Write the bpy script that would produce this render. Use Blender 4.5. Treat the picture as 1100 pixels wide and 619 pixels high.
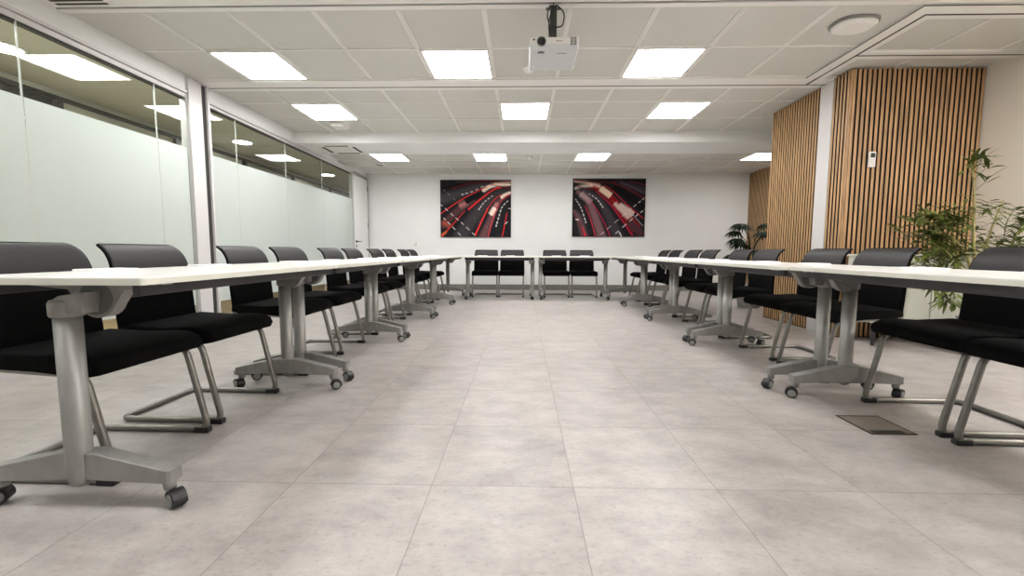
import bpy, bmesh, math, random
import numpy as np
from mathutils import Vector, Matrix
random.seed(7)
PI = math.pi
C = bpy.context.scene.collection
for o in list(bpy.data.objects): bpy.data.objects.remove(o)
scene = bpy.context.scene

# ------------------------------------------------------------------ camera, world, exposure
CAM_H = 0.81
F_PX = 457.1
pt, yw, rl = -.0854, -.0237, .0031
fw = Vector((math.sin(yw)*math.cos(pt), math.cos(yw)*math.cos(pt), math.sin(pt)))
r0 = Vector((math.cos(yw), -math.sin(yw), 0)); u0 = r0.cross(fw)
rv = r0*math.cos(rl) + u0*math.sin(rl); uv = -r0*math.sin(rl) + u0*math.cos(rl)
cd = bpy.data.cameras.new('camera'); cam = bpy.data.objects.new('camera', cd); C.objects.link(cam)
cam.matrix_world = Matrix(((rv.x, uv.x, -fw.x, 0), (rv.y, uv.y, -fw.y, 0), (rv.z, uv.z, -fw.z, CAM_H), (0, 0, 0, 1)))
cd.sensor_fit = 'HORIZONTAL'; cd.sensor_width = 36; cd.lens = F_PX/1100*36; cd.clip_start = .02
scene.camera = cam
w = bpy.data.worlds.new('world'); scene.world = w; w.use_nodes = True
w.node_tree.nodes['Background'].inputs[0].default_value = (.9, .95, 1, 1)
w.node_tree.nodes['Background'].inputs[1].default_value = .3
vs = scene.view_settings
vs.view_transform = 'Standard'; vs.look = 'None'; vs.gamma = 1; vs.use_curve_mapping = False
vs.exposure = 0.62
LIGHT = 17.0          # emission of the LED ceiling panels
H = 2.482             # ceiling height

# ------------------------------------------------------------------ materials
def mat(name, col, rough=.5, metal=0, spec=.5, noise=None, bump=None, emit=None, coat=0):
    m = bpy.data.materials.new(name); m.use_nodes = True
    nt = m.node_tree; b = nt.nodes['Principled BSDF']
    b.inputs['Base Color'].default_value = (*col, 1); b.inputs['Roughness'].default_value = rough
    b.inputs['Metallic'].default_value = metal; b.inputs['Specular IOR Level'].default_value = spec
    b.inputs['Coat Weight'].default_value = coat
    if emit:
        b.inputs['Emission Color'].default_value = (*emit[0], 1); b.inputs['Emission Strength'].default_value = emit[1]
    if noise:                                   # (scale, amount, (sx,sy,sz))
        tc = nt.nodes.new('ShaderNodeTexCoord'); mp = nt.nodes.new('ShaderNodeMapping'); mp.inputs['Scale'].default_value = noise[2]
        n = nt.nodes.new('ShaderNodeTexNoise'); n.inputs['Scale'].default_value = noise[0]; n.inputs['Detail'].default_value = 6
        nt.links.new(tc.outputs['Object'], mp.inputs[0]); nt.links.new(mp.outputs[0], n.inputs['Vector'])
        cr = nt.nodes.new('ShaderNodeValToRGB'); a = noise[1]
        cr.color_ramp.elements[0].position = .3; cr.color_ramp.elements[1].position = .7
        cr.color_ramp.elements[0].color = (*[c*(1-a) for c in col], 1); cr.color_ramp.elements[1].color = (*[min(1, c*(1+a)) for c in col], 1)
        nt.links.new(n.outputs['Fac'], cr.inputs[0]); nt.links.new(cr.outputs[0], b.inputs['Base Color'])
        if bump:
            bp = nt.nodes.new('ShaderNodeBump'); bp.inputs['Strength'].default_value = bump; bp.inputs['Distance'].default_value = .002
            nt.links.new(n.outputs['Fac'], bp.inputs['Height']); nt.links.new(bp.outputs[0], b.inputs['Normal'])
    return m
M = {}
M['white_wall'] = mat('white_wall', (.77, .775, .765), .6, noise=(3, .015, (1, 1, 1)))
M['cream_wall'] = mat('cream_wall', (.86, .80, .71), .6, noise=(3, .015, (1, 1, 1)))
M['tile'] = mat('ceiling_tile', (.62, .605, .56), .55, noise=(2, .02, (1, 1, 1)))
M['bar'] = mat('ceiling_bar', (.82, .80, .76), .45, noise=(5, .01, (1, 1, 1)))
M['groove'] = mat('groove', (.03, .028, .025), .7, noise=(5, .1, (1, 1, 1)))
M['frame_white'] = mat('frame_white', (.62, .60, .59), .4, noise=(5, .01, (1, 1, 1)))
M['alu'] = mat('grey_frame', (.42, .43, .41), .4, .3, noise=(8, .05, (1, 1, 1)))
M['skirt'] = mat('grey_skirting', (.19, .19, .165), .45, noise=(6, .08, (1, 1, 1)))
M['felt'] = mat('black_felt', (.012, .010, .009), .9, noise=(80, .3, (1, 1, 1)))
M['oak'] = mat('oak_slat', (.46, .275, .13), .5, noise=(9, .30, (6, 6, .45)), bump=.2)
M['silver'] = mat('silver_paint', (.30, .295, .28), .42, .4, noise=(30, .10, (1, 1, .4)))
M['chrome'] = mat('brushed_tube', (.22, .21, .19), .38, .6, noise=(30, .1, (1, 1, 1)))
M['dark_metal'] = mat('dark_metal', (.055, .052, .056), .45, .3, noise=(20, .1, (1, 1, 1)))
M['laminate'] = mat('white_laminate', (.84, .83, .80), .30, noise=(10, .01, (1, 1, 1)), coat=.2)
M['edge'] = mat('laminate_edge', (.72, .71, .63), .4, noise=(10, .02, (1, 1, 1)))
M['back_lit'] = mat('black_backrest', (.020, .019, .0195), .5, spec=.28, noise=(180, .35, (1, 1, 1)), bump=.15)
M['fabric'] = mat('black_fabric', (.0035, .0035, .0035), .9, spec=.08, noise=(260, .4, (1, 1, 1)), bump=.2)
M['black'] = mat('black_plastic', (.012, .012, .013), .4, noise=(60, .2, (1, 1, 1)))
M['grey_plastic'] = mat('grey_plastic', (.13, .13, .13), .45, noise=(40, .08, (1, 1, 1)))
M['seam'] = mat('pane_joint', (.60, .61, .58), .3, noise=(8, .03, (1, 1, 1)))
M['hub'] = mat('wheel_hub', (.24, .24, .23), .45, noise=(40, .08, (1, 1, 1)))
M['white_plastic'] = mat('white_plastic', (.78, .76, .73), .4, noise=(20, .01, (1, 1, 1)))
M['proj'] = mat('projector_white', (.66, .67, .68), .4, noise=(20, .01, (1, 1, 1)))
M['paper'] = mat('paper', (.88, .88, .88), .6, noise=(30, .01, (1, 1, 1)))
M['lens'] = mat('lens', (.01, .01, .012), .08, noise=(5, .1, (1, 1, 1)))
M['leaf'] = mat('bamboo_leaf', (.095, .120, .022), .5, spec=.3, noise=(9, .55, (1, 1, 1)))
M['leaf_dark'] = mat('palm_leaf', (.010, .020, .008), .6, spec=.15, noise=(9, .4, (1, 1, 1)))
M['cane'] = mat('cane', (.30, .25, .09), .5, noise=(14, .35, (1, 1, .3)))
M['pot'] = mat('grey_pot', (.22, .21, .20), .5, noise=(12, .12, (1, 1, 1)))
M['soil'] = mat('soil', (.04, .025, .015), .95, noise=(40, .4, (1, 1, 1)))
M['side'] = mat('pale_sideboard', (.62, .62, .54), .35, noise=(4, .04, (1, 1, 1)))
M['olive'] = mat('corridor_wall', (.64, .64, .54), .6, noise=(3, .03, (1, 1, 1)))
M['corr_floor'] = mat('corridor_wood_floor', (.40, .27, .13), .45, noise=(6, .25, (.4, 5, 1)))
M['frame_dark'] = mat('dark_frame', (.06, .065, .06), .4, .3, noise=(8, .1, (1, 1, 1)))
M['screen'] = mat('dark_display', (.03, .035, .035), .2, noise=(8, .1, (1, 1, 1)))
M['led'] = mat('led_diffuser', (.9, .9, .9), .5, emit=((1, .99, .975), LIGHT))
M['led_round'] = mat('downlight_diffuser', (.9, .9, .9), .5, emit=((1, .98, .92), LIGHT*1.8))
M['floor_lid'] = mat('floor_lid', (.22, .185, .155), .5, noise=(12, .15, (1, 1, 1)))
M['brown_frame'] = mat('bronze_frame', (.07, .045, .03), .4, .5, noise=(12, .15, (1, 1, 1)))

def floor_material():
    m = bpy.data.materials.new('stone_vinyl_tiles'); m.use_nodes = True
    nt = m.node_tree; N = nt.nodes; L = nt.links; b = N['Principled BSDF']
    tc = N.new('ShaderNodeTexCoord'); sep = N.new('ShaderNodeSeparateXYZ'); L.new(tc.outputs['Object'], sep.inputs[0])
    def math_(op, a, c, d=None):
        n = N.new('ShaderNodeMath'); n.operation = op
        for i, v in enumerate((a, c)):
            if v is None: continue
            if isinstance(v, (int, float)): n.inputs[i].default_value = v
            else: L.new(v, n.inputs[i])
        return n.outputs[0]
    def joint(axis, off, pitch):
        a = math_('DIVIDE', math_('SUBTRACT', sep.outputs[axis], off), pitch)
        fr = math_('ABSOLUTE', math_('SUBTRACT', math_('FRACT', a, None), .5), None)
        return math_('GREATER_THAN', fr, .5-.0016/pitch), math_('FLOOR', a, None)
    jx, ix = joint('X', .18, .49); jy, iy = joint('Y', 1.409, .508)
    j = math_('MAXIMUM', jx, jy)
    cmb = N.new('ShaderNodeCombineXYZ'); L.new(ix, cmb.inputs[0]); L.new(iy, cmb.inputs[1])
    wn = N.new('ShaderNodeTexWhiteNoise'); wn.noise_dimensions = '3D'; L.new(cmb.outputs[0], wn.inputs['Vector'])
    va = N.new('ShaderNodeVectorMath'); va.operation = 'SCALE'; va.inputs['Scale'].default_value = 7; L.new(wn.outputs['Color'], va.inputs[0])
    vb = N.new('ShaderNodeVectorMath'); vb.operation = 'ADD'; L.new(va.outputs[0], vb.inputs[0]); L.new(tc.outputs['Object'], vb.inputs[1])
    mp = N.new('ShaderNodeMapping'); mp.inputs['Scale'].default_value = (1, 1.6, 1); L.new(vb.outputs[0], mp.inputs[0])
    n1 = N.new('ShaderNodeTexNoise'); n1.inputs['Scale'].default_value = 5; n1.inputs['Detail'].default_value = 9; n1.inputs['Roughness'].default_value = .68; L.new(mp.outputs[0], n1.inputs['Vector'])
    cr = N.new('ShaderNodeValToRGB'); e = cr.color_ramp.elements
    e[0].position = .30; e[0].color = (.300, .265, .252, 1); e[1].position = .70; e[1].color = (.485, .450, .428, 1)
    L.new(n1.outputs['Fac'], cr.inputs[0])
    n2 = N.new('ShaderNodeTexNoise'); n2.inputs['Scale'].default_value = 52; n2.inputs['Detail'].default_value = 6; n2.inputs['Roughness'].default_value = .7; L.new(mp.outputs[0], n2.inputs['Vector'])
    cr2 = N.new('ShaderNodeValToRGB'); e = cr2.color_ramp.elements
    e[0].position = .33; e[0].color = (.62, .60, .58, 1); e[1].position = .46; e[1].color = (1, 1, 1, 1); L.new(n2.outputs['Fac'], cr2.inputs[0])
    mx = N.new('ShaderNodeMix'); mx.data_type = 'RGBA'; mx.blend_type = 'MULTIPLY'; mx.inputs[0].default_value = .55
    L.new(cr.outputs[0], mx.inputs[6]); L.new(cr2.outputs[0], mx.inputs[7])
    br = N.new('ShaderNodeMapRange'); br.inputs[3].default_value = .95; br.inputs[4].default_value = 1.05; L.new(wn.outputs['Value'], br.inputs[0])
    hs = N.new('ShaderNodeHueSaturation'); L.new(br.outputs[0], hs.inputs['Value']); L.new(mx.outputs[2], hs.inputs['Color'])
    mj = N.new('ShaderNodeMix'); mj.data_type = 'RGBA'; L.new(math_('MULTIPLY', j, .55), mj.inputs[0]); L.new(hs.outputs[0], mj.inputs[6]); mj.inputs[7].default_value = (.12, .10, .085, 1)
    L.new(mj.outputs[2], b.inputs['Base Color'])
    rr = N.new('ShaderNodeMapRange'); rr.inputs[3].default_value = .28; rr.inputs[4].default_value = .48; L.new(n1.outputs['Fac'], rr.inputs[0]); L.new(rr.outputs[0], b.inputs['Roughness'])
    b.inputs['Specular IOR Level'].default_value = .5
    bp = N.new('ShaderNodeBump'); bp.inputs['Strength'].default_value = .12; bp.inputs['Distance'].default_value = .002; L.new(n2.outputs['Fac'], bp.inputs['Height']); L.new(bp.outputs[0], b.inputs['Normal'])
    return m
M['floor'] = floor_material()

def glass_material():
    m = bpy.data.materials.new('clear_glass'); m.use_nodes = True; nt = m.node_tree; N = nt.nodes; L = nt.links
    N.remove(N['Principled BSDF']); out = N['Material Output']
    tr = N.new('ShaderNodeBsdfTransparent'); tr.inputs[0].default_value = (.955, .97, .955, 1)
    gl = N.new('ShaderNodeBsdfGlossy'); gl.inputs['Roughness'].default_value = .0
    lw = N.new('ShaderNodeLayerWeight'); lw.inputs['Blend'].default_value = .5
    p = N.new('ShaderNodeMath'); p.operation = 'POWER'; p.inputs[1].default_value = 5; L.new(lw.outputs['Facing'], p.inputs[0])
    q = N.new('ShaderNodeMath'); q.operation = 'MULTIPLY_ADD'; q.inputs[1].default_value = .9; q.inputs[2].default_value = .045; L.new(p.outputs[0], q.inputs[0])
    mx = N.new('ShaderNodeMixShader'); L.new(q.outputs[0], mx.inputs[0]); L.new(tr.outputs[0], mx.inputs[1]); L.new(gl.outputs[0], mx.inputs[2])
    L.new(mx.outputs[0], out.inputs[0]); return m
M['glass'] = glass_material()
def film_material():
    m = bpy.data.materials.new('frosted_film'); m.use_nodes = True; nt = m.node_tree; N = nt.nodes; L = nt.links
    N.remove(N['Principled BSDF']); out = N['Material Output']
    d = N.new('ShaderNodeBsdfDiffuse'); d.inputs[0].default_value = (.70, .745, .725, 1)
    t = N.new('ShaderNodeBsdfTranslucent'); t.inputs[0].default_value = (.75, .795, .77, 1)
    g = N.new('ShaderNodeBsdfGlossy'); g.inputs['Roughness'].default_value = .35; g.inputs[0].default_value = (1, 1, 1, 1)
    m1 = N.new('ShaderNodeMixShader'); m1.inputs[0].default_value = .45; L.new(d.outputs[0], m1.inputs[1]); L.new(t.outputs[0], m1.inputs[2])
    m2 = N.new('ShaderNodeMixShader'); m2.inputs[0].default_value = .05; L.new(m1.outputs[0], m2.inputs[1]); L.new(g.outputs[0], m2.inputs[2])
    L.new(m2.outputs[0], out.inputs[0]); return m
M['film'] = film_material()

# ------------------------------------------------------------------ mesh helpers
def add_box(bm, x0, x1, y0, y1, z0, z1, bevel=0, mi=0, segs=2):
    r = bmesh.ops.create_cube(bm, size=1)
    vs_ = r['verts']
    for v in vs_:
        v.co = Vector(((x0+x1)/2+v.co.x*(x1-x0), (y0+y1)/2+v.co.y*(y1-y0), (z0+z1)/2+v.co.z*(z1-z0)))
    fs = set(f for v in vs_ for f in v.link_faces)
    for f in fs: f.material_index = mi
    if bevel:
        es = list(set(e for v in vs_ for e in v.link_edges))
        rr = bmesh.ops.bevel(bm, geom=es, offset=bevel, segments=segs, affect='EDGES', profile=.5)
        for f in rr['faces']: f.material_index = mi
def frame_of(d):
    d = d.normalized(); a = Vector((0, 0, 1)) if abs(d.z) < .9 else Vector((1, 0, 0))
    u = d.cross(a).normalized(); return u, d.cross(u).normalized()
def add_tube(bm, pts, rad, n=10, mi=0, cap=True, closed=False):
    pts = [Vector(p) for p in pts]; rings = []
    k = len(pts); rads = rad if isinstance(rad, (list, tuple)) else [rad]*k
    u = None
    for i, p in enumerate(pts):
        if closed: t = (pts[(i+1) % k]-p).normalized()+(p-pts[i-1]).normalized()
        elif i == 0: t = pts[1]-p
        elif i == k-1: t = p-pts[i-1]
        else: t = (pts[i+1]-p).normalized()+(p-pts[i-1]).normalized()
        t.normalize()
        if u is None: u, v = frame_of(t)
        else:
            u = (u-t*u.dot(t)).normalized(); v = t.cross(u)
        rings.append([bm.verts.new(p+(u*math.cos(2*PI*j/n)+v*math.sin(2*PI*j/n))*rads[i]) for j in range(n)])
    fs = []
    for i in range(k if closed else k-1):
        a, b = rings[i], rings[(i+1) % k]
        for j in range(n): fs.append(bm.faces.new((a[j], a[(j+1) % n], b[(j+1) % n], b[j])))
    if cap and not closed:
        fs.append(bm.faces.new(rings[0][::-1])); fs.append(bm.faces.new(rings[-1]))
    for f in fs: f.material_index = mi; f.smooth = True
def fillet(pts, rad, segs=5):
    pts = [Vector(p) for p in pts]; out = [pts[0]]
    for i in range(1, len(pts)-1):
        a, b, c = pts[i-1], pts[i], pts[i+1]
        r = min(rad, (a-b).length*.49, (c-b).length*.49)
        p, q = b+(a-b).normalized()*r, b+(c-b).normalized()*r
        for s in range(segs+1):
            t = s/segs; out.append(p*(1-t)**2+b*2*t*(1-t)+q*t*t)
    out.append(pts[-1]); return out
def add_lathe(bm, prof, n=24, mi=0, mtx=None):
    rings = []
    for r, z in prof:
        rings.append([bm.verts.new((r*math.cos(2*PI*j/n), r*math.sin(2*PI*j/n), z)) for j in range(n)])
    fs = []
    for a, b in zip(rings, rings[1:]):
        for j in range(n): fs.append(bm.faces.new((a[j], a[(j+1) % n], b[(j+1) % n], b[j])))
    fs.append(bm.faces.new(rings[0][::-1])); fs.append(bm.faces.new(rings[-1]))
    for f in fs: f.material_index = mi; f.smooth = True
    if mtx: bmesh.ops.transform(bm, matrix=mtx, verts=[v for r in rings for v in r])
def add_prism(bm, poly, axis, a, b, mi=0, rings=None, smooth=False):
    """poly: 2-D points; extruded from a to b along axis. rings: list of (pos, scale)."""
    cx = sum(p[0] for p in poly)/len(poly); cy = sum(p[1] for p in poly)/len(poly)
    rings = rings or [(a, 1), (b, 1)]
    def mk(p, t, s):
        x, y = cx+(p[0]-cx)*s, cy+(p[1]-cy)*s
        return {'X': (t, x, y), 'Y': (x, t, y), 'Z': (x, y, t)}[axis]
    rr = [[bm.verts.new(mk(p, t, s)) for p in poly] for t, s in rings]
    n = len(poly); fs = []
    for p, q in zip(rr, rr[1:]):
        for j in range(n): fs.append(bm.faces.new((p[j], p[(j+1) % n], q[(j+1) % n], q[j])))
    for f in fs: f.smooth = smooth
    fs.append(bm.faces.new(rr[0][::-1])); fs.append(bm.faces.new(rr[-1]))
    for f in fs: f.material_index = mi
def rrect(x0, x1, y0, y1, r, n=5):
    out = []
    for cx, cy, a in ((x1-r, y1-r, 0), (x0+r, y1-r, PI/2), (x0+r, y0+r, PI), (x1-r, y0+r, 1.5*PI)):
        for i in range(n+1): out.append((cx+r*math.cos(a+PI/2*i/n), cy+r*math.sin(a+PI/2*i/n)))
    return out
def obj(name, bm, m, parent=None, loc=None, sub=0):
    bmesh.ops.recalc_face_normals(bm, faces=bm.faces[:])
    me = bpy.data.meshes.new(name); bm.to_mesh(me); bm.free()
    for x in (m if isinstance(m, (list, tuple)) else [m]): me.materials.append(x)
    o = bpy.data.objects.new(name, me); C.objects.link(o)
    if parent: o.parent = parent
    if loc: o.location = loc
    if sub:
        s = o.modifiers.new('subdivision', 'SUBSURF'); s.levels = sub; s.render_levels = sub
    return o
def BM(): return bmesh.new()
def bxobj(name, m, boxes, parent=None, bevel=0):
    bm = BM()
    for b in boxes: add_box(bm, *b, bevel=bevel)
    return obj(name, bm, m, parent)
def struct(name, bm, m, parent=None):
    o = obj(name, bm, m, parent)
    if not parent: o['kind'] = 'structure'
    return o
def sbox(name, m, boxes, parent=None):
    bm = BM()
    for b in boxes: add_box(bm, *b)
    return struct(name, bm, m, parent)
def tag(o, label, cat, group=None):
    o['label'] = label; o['category'] = cat
    if group: o['group'] = group
    return o
def thing(name, label, cat, loc=(0, 0, 0), rz=0, group=None):
    o = bpy.data.objects.new(name, None); C.objects.link(o); o.empty_display_size = .1
    o.location = loc; o.rotation_euler = (0, 0, rz)
    return tag(o, label, cat, group)
KIDS = {}
def kids(o): return [c for c in bpy.data.objects if c.parent == o]
def dup(root, loc, rz, label, group=None):
    r = root.copy(); C.objects.link(r); r.location = loc; r.rotation_euler = (0, 0, rz); r['label'] = label
    if group: r['group'] = group
    for ch in KIDS.setdefault(root.name, [(c, kids(c)) for c in kids(root)]):
        c = ch[0].copy(); C.objects.link(c); c.parent = r
        for g in ch[1]:
            d = g.copy(); C.objects.link(d); d.parent = c
    return r

# ------------------------------------------------------------------ room shell
XL, XR, YB, YF = -3.24, 4.19, -3.6, 9.0
FC = 2.415                     # lower ceiling beyond the beam
sbox('floor', M['floor'], [(XL-.03, 4.75, YB, YF+.05, -.1, 0)])
# far wall, its skirting
sbox('wall_back', M['white_wall'], [(XL-.1, 4.75, YF, YF+.1, 0, 2.7)])
sbox('baseboard_back', M['skirt'], [(XL+.06, 4.6, YF-.015, YF, 0, .115)])
sbox('wall_front', M['white_wall'], [(XL-.1, 4.75, YB-.1, YB, 0, 2.7)])
sbox('wall_right', M['cream_wall'], [(XR, XR+.1, YB, 4.12, 0, 2.7)])
sbox('baseboard_right', M['skirt'], [(XR-.015, XR, YB, 4.08, 0, .1)])
# ceiling panels and their grid
sbox('ceiling', M['tile'], [(XL-.1, 4.75, YB, 6.13, 2.49, 2.6)])
sbox('ceiling_far', M['tile'], [(XL-.02, 4.75, 6.80, YF, FC+.008, 2.6)])
sbox('ceiling_beam', M['white_wall'], [(XL-.02, 4.75, 6.123, 6.836, 2.336, 2.6)])
bm = BM()
def xbar(x, y0, y1, z=H, wd=.034, g=True):
    add_box(bm, x-wd/2, x-.004, y0, y1, z, z+.02); add_box(bm, x+.004, x+wd/2, y0, y1, z, z+.02)
    add_box(bm, x-.004, x+.004, y0, y1, z+.005, z+.02)
def ybar(y, x0, x1, z=H, wd=.018):
    add_box(bm, x0, x1, y-wd/2, y+wd/2, z, z+.02)
XA = -2.676
for i in range(9):
    xbar(XA+.6*i, 3.10, 4.29)
for y in (3.675, 4.272): ybar(y, XL, 2.70)
ybar(3.075, XL, 2.70, wd=.035)
for i in range(10): xbar(XA+.6*i, 4.54, 6.12)
for y in (4.954-.006, 5.548): ybar(y, XL, 2.99)
XF = -2.56
for i in range(13): xbar(XF+.575*i, 6.84, YF, FC, .02)
for y in (7.12, 7.70, 8.28, 8.86): ybar(y, XL, 4.66, FC, .016)
for i in range(11): xbar(XA+.6*i, YB, 2.30)
for i in range(10): ybar(2.3-.6*i, XL, XR)
for x in (3.36, 3.92): xbar(x, 3.27, 3.76, wd=.024)
for x in (3.36, 3.92): xbar(x, 3.88, 4.09, wd=.02)
struct('trim_1', bm, M['bar'])
# plaster band over the camera side of the grid, with joint line
sbox('trim_2', M['bar'], [(XL, XR, 2.32, 3.0, 2.47, 2.50), (XL, XR, 3.03, 3.065, 2.474, 2.50)])
sbox('trim_3', M['groove'], [(XL, 2.66, 2.995, 3.032, 2.484, 2.495)])
# partition track across the room: white band with a dark slot
sbox('trim_4', M['bar'], [(XL, 2.99, 4.285, 4.445, 2.47, 2.50), (XL, 2.99, 4.468, 4.535, 2.47, 2.50)])
sbox('trim_5', M['groove'], [(XL, 3.0, 4.443, 4.470, 2.4715, 2.495)])
# side track of the alcove
sbox('trim_6', M['bar'], [(2.705, 2.800, 3.185, 4.285, 2.468, 2.50), (2.822, 2.875, 3.25, 3.765, 2.468, 2.50), (2.822, 2.875, 3.885, 4.285, 2.468, 2.50),
                          (2.705, XR, 3.085, 3.185, 2.468, 2.50), (2.822, XR, 3.206, 3.25, 2.468, 2.50),
                          (2.822, XR, 3.765, 3.811, 2.468, 2.50), (2.822, XR, 3.833, 3.885, 2.468, 2.50)])
sbox('trim_7', M['groove'], [(2.799, 2.823, 3.185, 4.445, 2.4695, 2.495), (2.822, XR, 3.184, 3.206, 2.4695, 2.495), (2.822, XR, 3.811, 3.833, 2.4695, 2.495),
                             (2.699, 2.7055, 3.08, 4.285, 2.4675, 2.471), (2.699, XR, 3.079, 3.0855, 2.4675, 2.471)])
# slatted oak block on the right: front face, narrow side, far side beyond the white post
def slats(name, face, a0, a1, const, n, z0=.0, z1=2.48, depth=.012, ratio=.60):
    bm = BM(); p = (a1-a0)/n
    for i in range(n):
        s0 = a0+p*(i+.5*(1-ratio)); s1 = s0+p*ratio
        if face == 'Y': add_box(bm, s0, s1, const-depth, const, z0+.01, z1, mi=0)
        else: add_box(bm, const-depth, const, s0, s1, z0+.01, z1, mi=0)
    ax = Vector((0, 1, 0)) if face == 'Y' else Vector((1, 0, 0))
    bm.normal_update()
    for f in bm.faces:                                        # veneer on the front, dark board on the narrow sides
        if abs(f.normal.dot(ax)) < .5: f.material_index = 1
    if face == 'Y': add_box(bm, a0, a1, const-.001, const+.02, z0, z1, mi=1)
    else: add_box(bm, const-.001, const+.02, a0, a1, z0, z1, mi=1)
    return struct(name, bm, [M['oak'], M['felt']])
slats('wall_slatted_front', 'Y', 3.003, XR, 4.112, 27)
sbox('trim_15', M['oak'], [(2.994, 3.008, 4.099, 4.113, .01, 2.48)])
slats('wall_slatted_side', 'X', 4.110, 4.33, 3.007, 5)
slats('wall_slatted_far_side', 'X', 4.52, 5.38, 3.035, 20)
slats('wall_slatted_recess', 'X', 5.5, YF, 4.66, 80, z1=FC+.1)
sbox('wall_right_block', M['cream_wall'], [(3.06, 4.75, 4.135, 5.37, 0, 2.7)])
sbox('wall_right_recess', M['felt'], [(4.69, 4.78, 5.37, YF, 0, 2.7)])
sbox('trim_8', M['frame_white'], [(3.0, 3.06, 4.335, 4.515, 0, 2.476)])

# left side: bulkhead, glass partition, post, door
sbox('wall_left', M['white_wall'], [(XL-.10, XL, YB, 8.98, 2.345, 2.6)])
sbox('trim_9', M['frame_white'], [(XL-.03, XL+.018, YB, 4.17, 2.318, 2.340), (XL-.05, XL+.006, YB, 4.17, 2.275, 2.310),
                                  (XL-.03, XL+.018, 4.45, 8.16, 2.318, 2.340), (XL-.05, XL+.006, 4.45, 8.16, 2.285, 2.310)])
sbox('trim_10', M['groove'], [(XL-.05, XL+.002, YB, 4.17, 2.340, 2.347), (XL-.05, XL+.002, 4.45, 8.16, 2.340, 2.347), (XL-.05, XL-.004, YB, 4.17, 2.262, 2.275), (XL-.05, XL-.004, 4.45, 8.16, 2.27, 2.285)])
bm = BM()                                                     # partition post: white, dark slot, thin white jamb
add_box(bm, XL-.06, XL+.03, 4.155, 4.20, 0, 2.47); add_box(bm, XL-.06, XL+.02, 4.20, 4.335, 0, 2.47); add_box(bm, XL-.06, XL+.035, 4.395, 4.425, 0, 2.47)
struct('trim_11', bm, M['frame_white'])
sbox('trim_12', M['groove'], [(XL-.05, XL+.012, 4.335, 4.395, 0, 2.46)])
sbox('trim_13', M['alu'], [(XL-.05, XL+.008, 4.135, 4.155, .06, 2.30), (XL-.05, XL+.012, 8.125, 8.175, 0, 2.33), (XL-.05, XL+.004, 4.425, 4.45, .06, 2.3)])
sbox('baseboard_left', M['frame_white'], [(XL-.05, XL+.012, YB, 4.155, 0, .075), (XL-.05, XL+.012, 4.425, 8.125, 0, .075)])
seams = [YB, -2.0, -.6, .75, 1.75, 2.775, 3.80, 4.135]
seams2 = [4.45, 4.86, 5.87, 6.93, 8.125]
n = 0
for S in (seams, seams2):
    for a, b in zip(S, S[1:]):
        n += 1
        pane = sbox('window_%d' % n, M['glass'], [(XL-.010, XL, a+.0025, b-.0025, .075, 2.275)])
        bm = BM(); add_box(bm, XL+.0004, XL+.0012, a+.004, b-.004, .27, 1.80)
        obj('frosted_film', bm, M['film'], pane)
sbox('trim_16', M['seam'], [(XL-.0115, XL+.0002, y-.0024, y+.0024, .075, 2.275) for y in seams[1:-1]+seams2[1:-1]])
# door at the far end of the left wall
bm = BM(); add_box(bm, XL-.03, XL+.004, 8.19, 8.93, .01, 2.275)
door = struct('door_1', bm, M['white_wall'])
bxobj('door_frame', M['alu'], [(XL-.05, XL+.012, 8.935, 8.965, 0, 2.31), (XL-.05, XL+.012, 8.175, 8.965, 2.28, 2.315)], door)
bm = BM(); add_tube(bm, fillet([(XL+.004, 8.265, 1.0), (XL+.05, 8.265, 1.0), (XL+.055, 8.40, 1.0)], .02), .010)
add_lathe(bm, [(.026, 0), (.026, .008)], 16, mtx=Matrix.Translation((XL+.004, 8.265, 1.0)) @ Matrix.Rotation(PI/2, 4, 'Y'))
obj('door_handle', bm, M['dark_metal'], door)
bm = BM(); add_lathe(bm, [(.022, 0), (.022, .008)], 16, mtx=Matrix.Translation((XL+.004, 8.265, .91)) @ Matrix.Rotation(PI/2, 4, 'Y'))
obj('keyhole_plate', bm, M['dark_metal'], door)
bm = BM()
for z in (.3, 1.35, 2.1): add_box(bm, XL+.002, XL+.014, 8.915, 8.94, z-.05, z+.05, bevel=.002)
obj('hinges', bm, M['chrome'], door)

# the room beyond the glass
sbox('floor_corridor', M['corr_floor'], [(-8.6, XL-.03, YB, 13.0, -.1, -.001)])
sbox('ceiling_corridor', M['olive'], [(-8.6, XL-.10, YB, 13.0, 2.50, 2.6)])
sbox('wall_corridor', M['olive'], [(-5.05, -4.95, YB, 13.0, 0, 2.05), (-5.05, -4.95, YB, 13.0, 2.43, 2.5)])
sbox('wall_corridor_far', M['olive'], [(-8.7, -8.6, YB, 13, 0, 2.6), (-8.6, XL-.1, 13, 13.1, 0, 2.6), (-8.6, XL-.1, YB-.1, YB, 0, 2.6)])
fb = [(-4.97, -4.91, YB, 13, 2.05, 2.085), (-4.97, -4.91, YB, 13, 2.395, 2.435)]
for y in (-2, 0, 2.2, 4.55, 6.1, 7.6, 9.2, 11): fb.append((-4.97, -4.91, y-.035, y+.035, 2.085, 2.395))
sbox('trim_14', M['frame_dark'], fb)
sbox('window_20', M['frame_dark'], [(-4.962, -4.955, YB, 4.51, 2.085, 2.395)])
sbox('window_21', M['olive'], [(-4.962, -4.955, 4.59, 13, 2.085, 2.395)])
sbox('wall_corridor_end', M['olive'], [(XL-.1, XL-.05, 8.97, 13, 0, 2.6)])

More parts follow.
